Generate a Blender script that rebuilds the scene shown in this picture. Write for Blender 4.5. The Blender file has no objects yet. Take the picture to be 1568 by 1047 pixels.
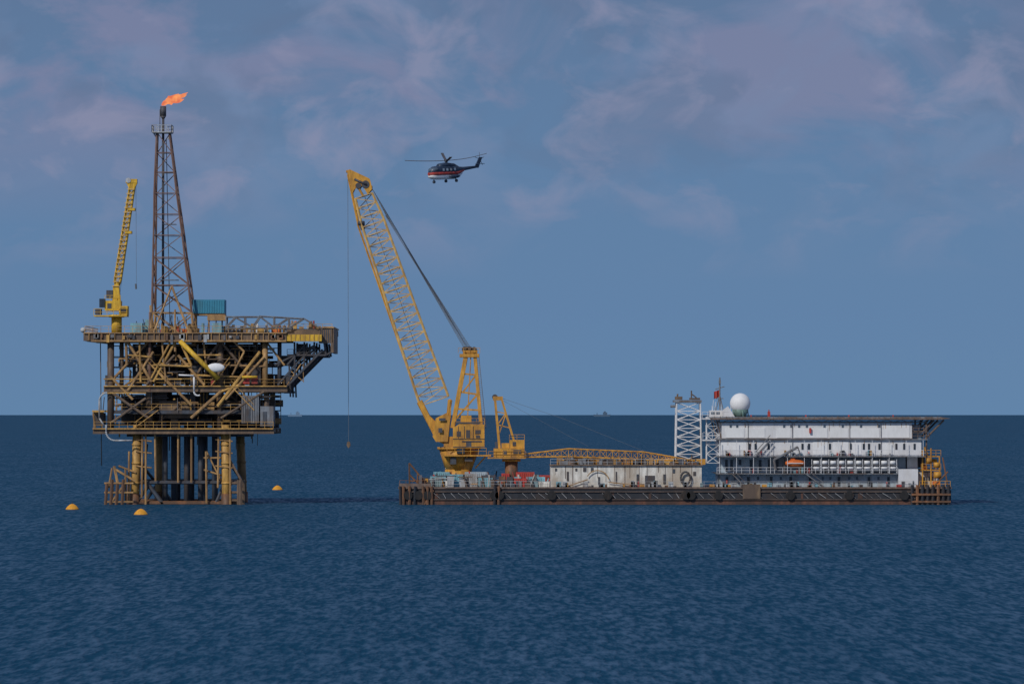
import bpy, math, random
from mathutils import Vector, Matrix
R = random.Random(7)
D = 800.0
H = 16.875
# ------------------------------------------------------------------ survey helpers (8 px of the survey sheet = 1 m at y=0)
def sc(d): return (D + d) / D
def X(px, d=0): return (px - 784) / 8.0 * sc(d)
def Z(py, d=0): return H + (635 - py) / 8.0 * sc(d)
def V(px, py, y=0, d=0): return Vector((X(px, d), y, Z(py, d)))

# ------------------------------------------------------------------ materials
def mat_paint(name, col, dirt=(0.10, 0.055, 0.03), amt=0.35, scale=0.5, rough=0.6, var=0.25, metal=0.0):
    m = bpy.data.materials.new(name); m.use_nodes = True
    nt = m.node_tree; N = nt.nodes; L = nt.links
    b = N['Principled BSDF']
    tc = N.new('ShaderNodeTexCoord')
    mp = N.new('ShaderNodeMapping'); mp.inputs['Scale'].default_value = (1, 1, 0.35)
    L.new(tc.outputs['Object'], mp.inputs[0])
    n1 = N.new('ShaderNodeTexNoise'); n1.inputs['Scale'].default_value = scale; n1.inputs['Detail'].default_value = 6
    n1.inputs['Roughness'].default_value = 0.65
    L.new(mp.outputs[0], n1.inputs['Vector'])
    n2 = N.new('ShaderNodeTexNoise'); n2.inputs['Scale'].default_value = scale * 4.5; n2.inputs['Detail'].default_value = 2
    L.new(mp.outputs[0], n2.inputs['Vector'])
    r = N.new('ShaderNodeValToRGB')
    c = 0.62 - amt * 0.4
    r.color_ramp.elements[0].position = max(0.0, c - 0.05); r.color_ramp.elements[0].color = (0, 0, 0, 1)
    r.color_ramp.elements[1].position = min(1.0, c + 0.12); r.color_ramp.elements[1].color = (1, 1, 1, 1)
    L.new(n1.outputs['Fac'], r.inputs[0])
    mr = N.new('ShaderNodeMapRange'); mr.inputs['To Min'].default_value = 1 - var; mr.inputs['To Max'].default_value = 1 + var
    mr.inputs['From Min'].default_value = 0.3; mr.inputs['From Max'].default_value = 0.7
    L.new(n2.outputs['Fac'], mr.inputs['Value'])
    mul = N.new('ShaderNodeVectorMath'); mul.operation = 'SCALE'; mul.inputs[0].default_value = col
    L.new(mr.outputs[0], mul.inputs['Scale'])
    mx = N.new('ShaderNodeMix'); mx.data_type = 'RGBA'
    f = N.new('ShaderNodeMath'); f.operation = 'MULTIPLY'; f.inputs[1].default_value = min(0.9, 0.35 + amt)
    L.new(r.outputs[0], f.inputs[0]); L.new(f.outputs[0], mx.inputs['Factor'])
    L.new(mul.outputs[0], mx.inputs['A']); mx.inputs['B'].default_value = (*dirt, 1)
    L.new(mx.outputs['Result'], b.inputs['Base Color'])
    b.inputs['Roughness'].default_value = rough; b.inputs['Metallic'].default_value = metal
    return m

M = {}
def mk(k, *a, **kw): M[k] = mat_paint(k, *a, **kw)
mk('crane_yellow', (0.62, 0.31, 0.04), amt=0.3, dirt=(0.28, 0.125, 0.04))
mk('pale_yellow', (0.66, 0.43, 0.15), amt=0.3, dirt=(0.38, 0.21, 0.08))
mk('bright_yellow', (0.68, 0.42, 0.035), amt=0.2, dirt=(0.32, 0.17, 0.045))
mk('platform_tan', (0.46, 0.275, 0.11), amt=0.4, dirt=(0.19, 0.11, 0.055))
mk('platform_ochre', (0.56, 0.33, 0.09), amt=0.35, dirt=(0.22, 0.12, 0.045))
mk('platform_brown', (0.20, 0.135, 0.085), amt=0.45, dirt=(0.09, 0.065, 0.055))
mk('rust', (0.27, 0.12, 0.055), amt=0.5, dirt=(0.10, 0.06, 0.04))
mk('flare_steel', (0.23, 0.155, 0.135), amt=0.5, dirt=(0.15, 0.075, 0.05))
mk('dark_steel_hazed', (0.062, 0.075, 0.10), amt=0.4, dirt=(0.075, 0.055, 0.045))  # black lifted towards blue: atmospheric haze mixed into the steel colour
mk('steel_grey', (0.20, 0.225, 0.26), amt=0.4, dirt=(0.12, 0.09, 0.075))
mk('light_grey', (0.42, 0.45, 0.48), amt=0.3, dirt=(0.22, 0.17, 0.13))
mk('white_paint', (0.70, 0.71, 0.74), amt=0.15, dirt=(0.50, 0.46, 0.42), var=0.06, scale=0.35)
mk('clean_white', (0.80, 0.81, 0.83), amt=0.05, dirt=(0.6, 0.6, 0.58), var=0.04)
mk('dirty_white', (0.70, 0.69, 0.65), amt=0.40, dirt=(0.38, 0.30, 0.22), scale=0.28)
mk('pale_blue_grey', (0.40, 0.49, 0.57), amt=0.3, dirt=(0.28, 0.26, 0.24), var=0.12)
mk('turquoise', (0.035, 0.23, 0.36), amt=0.15, dirt=(0.06, 0.14, 0.18), var=0.1)
mk('container_blue', (0.19, 0.42, 0.51), amt=0.3, dirt=(0.2, 0.2, 0.18))
mk('red_paint', (0.45, 0.05, 0.04), amt=0.2)
mk('orange_paint', (0.70, 0.16, 0.03), amt=0.1)
mk('hull_black', (0.022, 0.026, 0.036), amt=0.22, dirt=(0.06, 0.04, 0.032), scale=0.3)
mk('hull_rust', (0.15, 0.065, 0.042), amt=0.5, dirt=(0.055, 0.035, 0.03), scale=0.5)
mk('deck_brown', (0.19, 0.135, 0.11), amt=0.4, dirt=(0.09, 0.065, 0.055))
mk('fender_grey', (0.34, 0.35, 0.37), amt=0.4, dirt=(0.10, 0.08, 0.07), scale=0.9)
mk('cable', (0.12, 0.14, 0.17), amt=0.1)
mk('glass_dark', (0.035, 0.045, 0.06), amt=0.05, rough=0.25)
mk('window_blue', (0.09, 0.125, 0.17), amt=0.05, rough=0.3)
mk('navy', (0.025, 0.045, 0.085), amt=0.05, rough=0.4)
mk('tyre', (0.02, 0.02, 0.022), amt=0.1, rough=0.9)
mk('dome_green', (0.14, 0.24, 0.22), amt=0.2)
mk('ship_haze', (0.07, 0.13, 0.21), amt=0.1)  # both ship colours have the blue of distant haze painted in
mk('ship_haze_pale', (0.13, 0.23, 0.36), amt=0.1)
mk('buoy_yellow', (0.80, 0.36, 0.02), amt=0.1)

fl = bpy.data.materials.new('flame'); fl.use_nodes = True
nt = fl.node_tree; nt.nodes.clear()
o = nt.nodes.new('ShaderNodeOutputMaterial'); e = nt.nodes.new('ShaderNodeEmission')
tc = nt.nodes.new('ShaderNodeTexCoord'); nz = nt.nodes.new('ShaderNodeTexNoise'); nz.inputs['Scale'].default_value = 0.9
cr = nt.nodes.new('ShaderNodeValToRGB')
cr.color_ramp.elements[0].position = 0.35; cr.color_ramp.elements[0].color = (0.72, 0.17, 0.09, 1)
cr.color_ramp.elements[1].position = 0.7; cr.color_ramp.elements[1].color = (1.0, 0.36, 0.13, 1)
nt.links.new(tc.outputs['Object'], nz.inputs['Vector']); nt.links.new(nz.outputs['Fac'], cr.inputs[0])
nt.links.new(cr.outputs[0], e.inputs[0]); e.inputs[1].default_value = 1.0
nt.links.new(e.outputs[0], o.inputs[0]); M['flame'] = fl

# ------------------------------------------------------------------ mesh builder
class B:
    def __init__(s): s.v = []; s.f = []
    def add(s, vs, fs):
        k = len(s.v); s.v += [tuple(v) for v in vs]; s.f += [tuple(i + k for i in f) for f in fs]
    def box(s, x0, x1, y0, y1, z0, z1):
        x0, x1 = min(x0, x1), max(x0, x1); y0, y1 = min(y0, y1), max(y0, y1); z0, z1 = min(z0, z1), max(z0, z1)
        s.add([(x0,y0,z0),(x1,y0,z0),(x1,y1,z0),(x0,y1,z0),(x0,y0,z1),(x1,y0,z1),(x1,y1,z1),(x0,y1,z1)],
              [(0,3,2,1),(4,5,6,7),(0,1,5,4),(1,2,6,5),(2,3,7,6),(3,0,4,7)])
    def pbox(s, px0, px1, py0, py1, y0, y1, d=0):
        s.box(X(px0, d), X(px1, d), y0, y1, Z(py0, d), Z(py1, d))
    def beam(s, p, q, r, n=6, r2=None):
        p = Vector(p); q = Vector(q); a = q - p
        if a.length < 1e-5: return
        a.normalize(); r2 = r if r2 is None else r2
        u = a.cross(Vector((0, 0, 1)) if abs(a.z) < 0.9 else Vector((0, 1, 0))).normalized(); w = a.cross(u)
        vs = []
        for c, rr in ((p, r), (q, r2)):
            for i in range(n):
                t = 2 * math.pi * (i + .5) / n
                vs.append(c + (u * math.cos(t) + w * math.sin(t)) * rr)
        fs = [(i, (i + 1) % n, n + (i + 1) % n, n + i) for i in range(n)]
        fs += [tuple(range(n - 1, -1, -1)), tuple(range(n, 2 * n))]
        s.add(vs, fs)
    def path(s, pts, r, n=6):
        for a, b in zip(pts[:-1], pts[1:]): s.beam(a, b, r, n)
    def prism(s, pts, y0, y1):
        n = len(pts)
        vs = [(p[0], y0, p[1]) for p in pts] + [(p[0], y1, p[1]) for p in pts]
        fs = [tuple(range(n)), tuple(range(2 * n - 1, n - 1, -1))] + [(i, i + n, (i + 1) % n + n, (i + 1) % n) for i in range(n)]
        s.add(vs, fs)
    def pprism(s, pts, y0, y1, d=0): s.prism([(X(a, d), Z(b, d)) for a, b in pts], y0, y1)
    def loft(s, rings):
        n = len(rings[0]); vs = [v for r in rings for v in r]; fs = []
        for k in range(len(rings) - 1):
            for i in range(n):
                fs.append((k*n+i, k*n+(i+1) % n, (k+1)*n+(i+1) % n, (k+1)*n+i))
        fs.append(tuple(range(n - 1, -1, -1))); fs.append(tuple((len(rings)-1)*n+i for i in range(n)))
        s.add(vs, fs)
    def ellipsoid(s, c, rx, ry, rz, nu=20, nv=12, zmin=-1.0):
        rings = []
        for j in range(nv + 1):
            zz = zmin + (1 - zmin) * (1 - math.cos(math.pi * j / nv)) / 2
            zz = max(-0.999, min(0.999, zz)); rr = math.sqrt(1 - zz * zz)
            rings.append([(c[0]+rx*rr*math.cos(2*math.pi*i/nu), c[1]+ry*rr*math.sin(2*math.pi*i/nu), c[2]+rz*zz) for i in range(nu)])
        s.loft(rings)
    def lattice(s, st, rc, rb, cross=False, ring=True):
        cs = [[c + u + v, c - u + v, c - u - v, c + u - v] for c, u, v in st]
        for k in range(len(cs) - 1):
            for i in range(4):
                s.beam(cs[k][i], cs[k+1][i], rc)
                j = (i + 1) % 4
                if (k + i) % 2 == 0 or cross: s.beam(cs[k][i], cs[k+1][j], rb, 4)
                if (k + i) % 2 == 1 or cross: s.beam(cs[k][j], cs[k+1][i], rb, 4)
        if ring:
            for c in cs:
                for i in range(4): s.beam(c[i], c[(i + 1) % 4], rb, 4)
    def rail(s, pts, h=1.15, sp=1.6, r=0.05):
        pts = [Vector(p) for p in pts]
        for a, b in zip(pts[:-1], pts[1:]):
            up = Vector((0, 0, h))
            s.beam(a + up, b + up, r, 4); s.beam(a + up * .5, b + up * .5, r * .8, 4)
            n = max(1, int((b - a).length / sp))
            for i in range(n + 1):
                p = a.lerp(b, i / n); s.beam(p, p + up, r, 4)

class G:
    allg = []
    def __init__(s, name, loc): s.name = name; s.loc = Vector(loc); s.p = {}; s.smooth = set(); G.allg.append(s)
    def part(s, name, mat, smooth=False):
        if (name, mat) not in s.p: s.p[(name, mat)] = B()
        if smooth: s.smooth.add((name, mat))
        return s.p[(name, mat)]
    def build(s):
        e = bpy.data.objects.new(s.name, None); e.location = s.loc; e.empty_display_size = 1
        bpy.context.collection.objects.link(e)
        for (nm, mt), b in s.p.items():
            if not b.v: continue
            me = bpy.data.meshes.new(nm)
            L = s.loc
            me.from_pydata([(v[0]-L.x, v[1]-L.y, v[2]-L.z) for v in b.v], [], b.f); me.update()
            if (nm, mt) in s.smooth:
                for p in me.polygons: p.use_smooth = len(p.vertices) == 4
            ob = bpy.data.objects.new(nm, me); me.materials.append(M[mt])
            bpy.context.collection.objects.link(ob); ob.parent = e

# =================================================================== OIL PLATFORM
pl = G('offshore_oil_platform', (X(275), 0, 0))
F, K = -10.0, 10.0
leg = pl.part('jacket_legs', 'platform_ochre', True)
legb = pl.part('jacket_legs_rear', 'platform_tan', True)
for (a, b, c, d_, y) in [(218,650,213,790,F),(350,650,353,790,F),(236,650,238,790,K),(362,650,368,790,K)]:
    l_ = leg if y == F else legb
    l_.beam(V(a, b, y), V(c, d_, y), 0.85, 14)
    for yy in (680, 708, 738):
        l_.beam(V(a + (c-a)*(yy-650)/140, yy-1.5, y), V(a + (c-a)*(yy-650)/140, yy+1.5, y), .95, 14)
for px, y in [(213.5,F),(238,K),(352.6,F),(367,K)]:
    pl.part('splash_zone', 'rust', True).beam(V(px, 754, y), V(px, 792, y), 1.0, 14)
con = pl.part('conductors', 'dark_steel_hazed', True)
for px, y in [(257,-6),(268,-3),(270,4),(289,-5),(292,3),(311,-6),(313,2),(331,-4),(327,5)]:
    con.beam(V(px, 640, y), V(px, 792, y), 0.52, 10)
br = pl.part('jacket_braces', 'dark_steel_hazed')
rb_ = pl.part('jacket_braces_rusty', 'rust')
for y in (F, K):
    br.beam(V(205, 737, y), V(372, 737, y), 0.34)
    rb_.beam(V(208, 768, y), V(372, 768, y), 0.4)
    br.beam(V(232, 737, y), V(258, 772, y), 0.4); br.beam(V(236, 740, y), V(216, 768, y), 0.33)
    br.beam(V(350, 737, y), V(335, 772, y), 0.33)
    br.beam(V(218, 680, y), V(212, 737, y), 0.3)
for px in (216, 352):
    br.beam(V(px, 737, F), V(px + 14, 737, K), 0.35); br.beam(V(px, 700, F), V(px + 14, 737, K), 0.3)
for px in (262, 300, 340): br.beam(V(px, 737, F), V(px + 4, 737, K), 0.3)
tan = pl.part('jacket_secondary', 'platform_tan')
for (a,b,c,d_) in [(226,665,225,760),(231,655,231,770),(245,665,246,735),(341,668,340,745),(358,660,359,770),(322,690,323,768),(300,660,300,737),(280,660,280,737),(206,690,205,768)]:
    tan.beam(V(a,b,F-1), V(c,d_,F-1), 0.2)
tan.beam(V(318,700,F), V(350,700,F), .18); tan.beam(V(318,718,F), V(350,728,F), .18); tan.beam(V(322,690,F), V(345,735,F), .17)
for yy in (672, 690, 712): tan.beam(V(216,yy,F-.9), V(240,yy+3,F-.9), .15); tan.beam(V(336,yy,F-.9), V(362,yy+3,F-.9), .15)
bl = pl.part('boat_landing', 'rust')
for i, px in enumerate((171, 179, 187, 196)):
    bl.beam(V(px + 3, 738 - (i % 2) * 6, F - 3), V(px, 790, F - 3), 0.32)
    bl.beam(V(px + 6, 738, F + 4), V(px + 4, 790, F + 4), 0.3)
bl2 = pl.part('boat_landing_frame', 'platform_tan')
for yy in (738, 752, 766):
    bl2.beam(V(170, yy, F - 3), V(214, yy, F - 3), 0.2); bl2.beam(V(172, yy, F - 3), V(178, yy, F + 5), 0.2)
bl2.beam(V(184, 712, F-2), V(190, 740, F-2), .28); bl2.beam(V(181, 715, F-2), V(176, 745, F-2), .2)
bl2.beam(V(184, 716, F-2), V(216, 735, F-2), .24); bl2.beam(V(190, 712, F-1), V(216, 722, F-1), .2); bl2.beam(V(201, 716, F-2), V(202, 768, F-2), .2)
bl2.beam(V(180, 768, F-3), V(200, 740, F-3), .2)
bp = pl.part('barge_bumper', 'platform_brown')
for px, y in ((372,F-2),(377,F+1),(376,F-4)): bp.beam(V(px, 733, y), V(px, 792, y), 0.38)
for yy in (738, 752, 764): bp.beam(V(352, yy, F), V(377, yy, F-2), 0.25)
bp.beam(V(356,700,F), V(377,736,F-2), .22)

def deck(g, px0, px1, py, y0, y1, th, mdeck, medge, joist=2.4, side=0.18):
    b = g.part('deck_plate', mdeck); b.box(X(px0), X(px1), y0, y1, Z(py) - 0.15, Z(py))
    e = g.part('deck_girders', medge)
    for y in (y0 + .1, y1 - .1, (y0 + y1) / 2):
        e.box(X(px0), X(px1), y - side, y + side, Z(py) - 0.155 - th, Z(py) - 0.155)
        e.box(X(px0), X(px1), y - side*2, y + side*2, Z(py) - 0.16 - th - .12, Z(py) - 0.16 - th)
    x = X(px0)
    while x < X(px1):
        e.box(x, x + .25, y0 + .3, y1 - .3, Z(py) - 0.16 - th * .8, Z(py) - 0.158); x += joist
deck(pl, 152, 425, 655, -12, 12, 0.8, 'dark_steel_hazed', 'platform_brown')
deck(pl, 178, 420, 628, -11, 12, 0.4, 'dark_steel_hazed', 'dark_steel_hazed')
deck(pl, 168, 445, 591, -11.5, 12, 0.9, 'dark_steel_hazed', 'platform_brown')
deck(pl, 186, 420, 556, -6, 12, 0.4, 'dark_steel_hazed', 'platform_brown')
deck(pl, 138, 444, 511, -12.5, 12.5, 1.3, 'platform_brown', 'platform_brown')
deck(pl, 444, 514, 505, -10, 12, 0.8, 'dark_steel_hazed', 'platform_brown')
ed = pl.part('deck_edges', 'platform_tan')
ed.pbox(150, 444, 522.3, 525, -12.95, -12.6); ed.pbox(139, 444, 511, 512.5, -12.95, -12.6)
px = 146
while px < 440:
    ed.pbox(px, px+1.2, 512.5, 522.3, -12.9, -12.6); px += R.uniform(7,16)
for i in range(24):
    m = R.choice(['dark_steel_hazed','steel_grey','light_grey','platform_ochre','rust']); px = R.uniform(150,435)
    pl.part('edge_fittings', m).pbox(px, px+R.uniform(2,7), R.uniform(513,516), R.uniform(518,527), -13.1, -12.7)
ed2 = pl.part('deck_edge_light', 'platform_ochre')
ed2.pbox(168, 300, 580, 582, -12.0, -11.8); ed2.pbox(166, 232, 601, 603, -12.1, -11.9); ed2.pbox(152, 424, 655, 656.8, -12.55, -12.2); ed2.pbox(168, 444, 591, 592.6, -12.1, -11.75)
ed2.pbox(150, 175, 628, 631, -11, -8)
col = pl.part('deck_columns', 'platform_brown', True)
cold = pl.part('deck_columns_dark', 'dark_steel_hazed', True)
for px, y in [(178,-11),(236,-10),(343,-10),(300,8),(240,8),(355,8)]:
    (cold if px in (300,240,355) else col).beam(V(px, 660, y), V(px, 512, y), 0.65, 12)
pl.part('deck_columns_tan', 'platform_tan', True).beam(V(411, 602, -11), V(411, 520, -11), 0.55, 12)
col.beam(V(413, 655, -10), V(413, 590, -10), 0.55, 12)
col.beam(V(193, 520, -9), V(193, 600, -9), .45); cold.beam(V(432, 600, -9), V(432, 520, -9), .45); cold.beam(V(390, 600, 2), V(390, 520, 2), .5)
tr = pl.part('deck_truss', 'platform_tan'); tr2 = pl.part('deck_truss_ochre', 'platform_ochre'); trd = pl.part('deck_truss_dark', 'platform_brown')
def T(b, a, bb, c, d_, r, y=-11.8, y2=None): b.beam(V(a, bb, y), V(c, d_, y if y2 is None else y2), r*.68, 8)
T(tr,201,516,203,560,.4); T(tr,203,523,240,585,.42); T(tr,205,598,243,540,.4); T(tr,178,577,212,612,.35)
T(tr2,243,585,278,522,.42); T(tr2,282,522,300,560,.38); T(tr,240,560,300,620,.38); T(tr,280,545,320,590,.4)
T(tr2,340,622,404,540,.5); T(tr,352,612,410,548,.38); T(tr,300,640,345,600,.5); T(trd,232,590,275,545,.35)
T(tr2,186,600,240,560,.3,-9); T(trd,300,600,342,540,.35,-8); T(trd,236,640,178,600,.4); T(trd,178,648,232,610,.4)
T(trd,345,640,410,600,.35); T(trd,350,600,411,650,.35,-8); T(trd,243,650,300,605,.4,-9); T(tr2,222,520,224,585,.3,-12)
T(tr,256,525,262,585,.28,-12); T(tr,318,523,322,560,.3,-11); T(tr,360,520,380,540,.3); T(tr,380,540,362,575,.3)
T(tr2,300,575,372,578,.3); T(tr2,243,560,300,562,.3,-12.2); T(tr2,345,600,372,590,.35)
T(tr,236,523,178,585,.4,-11); T(trd,343,523,300,585,.4,-10.5); T(trd,343,523,395,585,.4,-10.5); T(tr,411,523,440,560,.3,-10)
T(tr2,270,523,240,580,.3,-12.2); T(tr2,300,545,345,545,.25,-12); T(tr2,205,545,240,548,.25,-12); T(tr,345,560,411,562,.3,-11.5)
by = pl.part('yellow_gangway_pipe', 'bright_yellow', True); by.beam(V(284,524,-13.4), V(342,581,-13.4), .45, 10)
by.beam(V(377,578,-12.6), V(400,578,-12.6), .25)
pl.part('helideck_stripe', 'bright_yellow').pbox(441, 497, 514, 524, -12.4, -10.3)
for k in range(8): pl.part('helideck_stripe_ribs', 'platform_ochre').pbox(443+k*7, 444+k*7, 513.5, 524.5, -12.5, -12.4)
rd = pl.part('red_panels', 'red_paint')
rd.pbox(378, 388, 575, 588, -11.9, -11.65); rd.pbox(391, 400, 576, 588, -11.9, -11.65); rd.pbox(330,334,583,590,-11.9,-11.6)
cs = pl.part('cantilever_truss', 'dark_steel_hazed')
for y in (-10, 0, 11):
    for q in [(444,592,498,537,.26),(444,560,470,530,.22),(444,545,502,545,.22),(500,525,503,545,.24),(455,525,456,580,.2),(470,525,470,566,.2),(485,525,485,552,.2),(444,575,458,580,.18),(456,560,486,530,.18),(430,600,447,600,.22),(447,560,449,608,.18),(458,545,485,530,.15),(425,560,455,545,.2),(430,590,456,560,.2)]:
        cs.beam(V(q[0],q[1],y), V(q[2],q[3],y), q[4])
for px in (446, 470, 500): cs.beam(V(px, 545 if px > 446 else 560, -10), V(px, 545 if px > 446 else 560, 11), .2)
tr.beam(V(465,558,-10), V(444,590,-10), .13); tr.beam(V(446,566,-10), V(468,584,-10), .1); tr.beam(V(468,558,-10), V(469,586,-10), .08)
cs.pbox(424, 446, 575, 588, -8, -3); cs.pbox(428, 452, 545, 560, -6, 2); cs.pbox(455,470,527,545,-4,4)
cs.rail([V(444,545,-10.2), V(502,545,-10.2)], 1.1, 1.2, .06)
eb = pl.part('cantilever_end', 'platform_brown'); eb.pbox(492, 514, 503, 527, -10.5, -10.1); eb.pbox(510, 514.5, 503, 541, -10.6, 8)
for k in range(7): cs.pbox(494+k*3, 495+k*3, 505, 526, -10.6, -10.5)
tr.pbox(497, 515, 502, 504, -10.8, 12); cs.beam(V(512,540,-10), V(500,546,-10), .2)
tt = pl.part('walkway_truss', 'steel_grey')
for y in (-11, -7):
    for q in [(352,487,402,487),(402,486,470,490),(468,489,492,503),(352,487,352,507),(366,487,352,502),(366,488,392,503),(380,487,380,503),(392,503,402,487),(402,486,424,503),(424,488,424,503),(424,503,446,489),(446,488,447,503),(447,503,468,490),(352,504,450,504)]:
        tt.beam(V(q[0],q[1],y), V(q[2],q[3],y), .13)
rl = pl.part('railings', 'platform_ochre')
rl.rail([V(140,511,-12.4), V(440,511,-12.4)], 1.2, 1.5, .05); rl.rail([V(140,511,-12.4), V(140,511,12)], 1.2, 2, .06)
rl.rail([V(170,591,-11.6), V(440,591,-11.6)], 1.2, 1.8, .05); rl.rail([V(153,655,-12.2), V(424,655,-12.2)], 1.2, 1.6, .05); rl.rail([V(180,628,-11), V(374,628,-11)], 1.2, 1.8, .05)
rl.rail([V(440,505,-10.2), V(512,505,-10.2)], .9, 1.6, .05); rl.rail([V(190,556,-6), V(415,556,-6)], 1.2, 1.8, .05)
ct = pl.part('rooftop_container', 'turquoise'); ct.pbox(299, 347, 460, 481, -6, -1)
for i in range(13): ct.pbox(300.5+i*3.7, 302+i*3.7, 461.5, 480, -6.08, -6)
cst = pl.part('container_stand', 'platform_tan')
for px in (303, 322, 342): cst.pbox(px, px+2, 484, 511, -5.5, -5)
cst.pbox(300, 347, 481, 484, -5.8, -1); cst.pbox(322, 350, 484.2, 492, -8, -4)
bb = pl.part('equipment_blue', 'container_blue'); bb.pbox(206, 224, 496, 511, -9, -6); bb.pbox(330, 344, 496, 511, -9, -6); bb.pbox(225, 232, 490, 511, -4, 0)
mats = ['platform_brown','dark_steel_hazed','steel_grey','platform_tan','dark_steel_hazed','dark_steel_hazed','dark_steel_hazed','light_grey','platform_brown']
for (py0, hmax, xa, xb, n) in [(655,3.0,185,415,44),(628,4.0,185,415,44),(591,3.8,190,430,36),(556,4.6,195,405,34)]:
    for i in range(n):
        m = R.choice(mats); w = R.uniform(.5, 2.6); h = R.uniform(.8, hmax); x = X(R.uniform(xa, xb)); y = R.uniform(-10, 8)
        b = pl.part('process_equipment', m)
        k = R.random()
        if py0 == 556: y = R.uniform(-4, 9)
        if k < .5: b.box(x, x+w, y, y+R.uniform(1,3), Z(py0)+.01, Z(py0)+h)
        elif k < .8: b.beam((x,y,Z(py0)+.9+w*.2), (x+w*2,y,Z(py0)+.9+w*.2), w*.3, 12)
        else: b.beam((x,y,Z(py0)), (x,y,Z(py0)+h), w*.28, 12)
for i in range(360):
    m = R.choice(['platform_tan','platform_ochre','steel_grey','platform_brown','dark_steel_hazed','light_grey','dark_steel_hazed','platform_brown','platform_tan'])
    b = pl.part('piping', m); x = X(R.uniform(175, 425)); z = Z(R.uniform(530, 650)); y = R.uniform(-11.4, 6); r = R.uniform(.05, .16)
    p = [Vector((x, y, z))]
    for k in range(R.randint(1, 4)):
        a = R.choice('xzxzy'); q = p[-1].copy(); l = R.uniform(-4, 4)
        if a == 'x': q.x = max(X(172), min(X(430), q.x + l * 1.5))
        elif a == 'z': q.z = max(Z(650), min(Z(528), q.z + l))
        else: q.y = max(-11.4, min(9, q.y + l))
        p.append(q)
    b.path(p, r)
for i in range(26):
    b = pl.part('underdeck_pipes', R.choice(['platform_brown','platform_tan','dark_steel_hazed','steel_grey'])); px = R.uniform(185,395); y = R.uniform(-10,8)
    b.beam(V(px,656,y), V(px,R.uniform(664,690),y), R.uniform(.06,.18))
pl.part('underdeck_pipes','dark_steel_hazed').pbox(200, 385, 661.5, 668, -8, 8)
for i in range(100):
    m = R.choice(['light_grey','orange_paint','steel_grey','platform_ochre','red_paint','container_blue','platform_tan','dark_steel_hazed','white_paint','platform_ochre','platform_tan'])
    b = pl.part('deck_items', m); x = X(R.uniform(200, 485)); y = R.uniform(-9, 8); w = R.uniform(.3, 1.4); h = R.uniform(.6, 2.0)
    z = Z(511) if x < X(442) else Z(505)
    if R.random() < .6: b.box(x, x+w, y, y+1, z, z+h)
    else: b.beam((x,y,z), (x,y,z+h), w*.35, 8)
for i in range(16):
    px = R.uniform(205,340); pl.part('vent_stacks', R.choice(['platform_ochre','steel_grey','light_grey'])).beam(V(px,511,R.uniform(-8,6)), V(px,R.uniform(478,496),R.uniform(-8,6)), .07, 5)
gm = pl.part('switchgear_module', 'steel_grey'); gm.pbox(376, 402, 606, 648, -11.9, -6); gm.pbox(404, 424, 622, 652, -11.6, -6)
gmd = pl.part('module_ribs', 'dark_steel_hazed')
for i in range(7): gmd.pbox(378+i*3.5, 378.6+i*3.5, 608, 646, -12.0, -11.9)
gmd.pbox(383,389,626,646,-12.05,-11.9); gmd.pbox(408,414,630,650,-11.7,-11.6)
wpl = pl.part('wall_panels', 'dark_steel_hazed'); wpl.pbox(244, 335, 604, 648, -3, -2); pl.part('wall_panels_front', 'platform_brown').pbox(250, 298, 614, 640, -9, -8.6)
wpl.pbox(200, 400, 526, 588, 4, 5); wpl.pbox(185, 245, 606, 650, 2, 3); wpl.pbox(330, 376, 604, 650, -5, -4)
wp = pl.part('white_riser', 'light_grey', True)
def arc(b, c, r, a0, a1, y, rr, n=8):
    pts = [Vector((c[0]+r*math.cos(math.radians(a0+(a1-a0)*i/n)), y, c[1]+r*math.sin(math.radians(a0+(a1-a0)*i/n)))) for i in range(n+1)]
    b.path(pts, rr, 8); return pts
p = arc(wp, (X(174), Z(614)), 1.5, 90, 180, -12.6, .16); wp.beam(p[-1], V(162,640,-12.6), .16, 8); wp.beam(V(162,640,-12.6), V(170,652,-12.6), .16, 8)
p = arc(wp, (X(186), Z(660)), 1.7, 180, 270, -12.6, .17); wp.beam(p[-1], V(212,673.6,-12.6), .17, 8); wp.beam(V(172.5,660,-12.6), V(172.5,650,-12.6), .17, 8)
wp2 = pl.part('white_vent_pipe', 'white_paint', True)
wp2.beam(V(305,578,-13), V(305,600,-13), .18, 8); arc(wp2, (X(311), Z(600)), .75, 180, 300, -13, .18)
wp2.beam(V(282,575,-13), V(305,576,-13), .18, 8)
db = pl.part('dark_riser', 'dark_steel_hazed', True)
for q in [(160,525,162,712),(166,608,163,640),(449,566,450,600)]: db.beam(V(q[0],q[1],-8), V(q[2],q[3],-8), .1)
ds = pl.part('antenna_dish', 'clean_white', True); ds.ellipsoid((X(338), -13.4, Z(564)), 1.7, .5, .85)
dk = pl.part('dish_arm', 'steel_grey'); dk.beam(V(338,566,-13.2), V(340,580,-12), .15)
ln = pl.part('navigation_light', 'light_grey', True); ln.ellipsoid((X(136), -11, Z(507)), .5, .5, .5); ln.beam(V(136,509,-11), V(141,524,-11), .15)
tr.beam(V(138,520,-11), V(168,524,-11), .28); tr.beam(V(142,523,-11), V(176,527,-11), .2)
tr.beam(V(150,632,-9), V(166,632,-9), .25); tr.beam(V(153,655,-9), V(150,632,-9), .2)
cs.pbox(152,166,632,652,-9,-5); cs.pbox(168,180,575,590,-9,-5)
stp = pl.part('stairs', 'platform_ochre')
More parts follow.
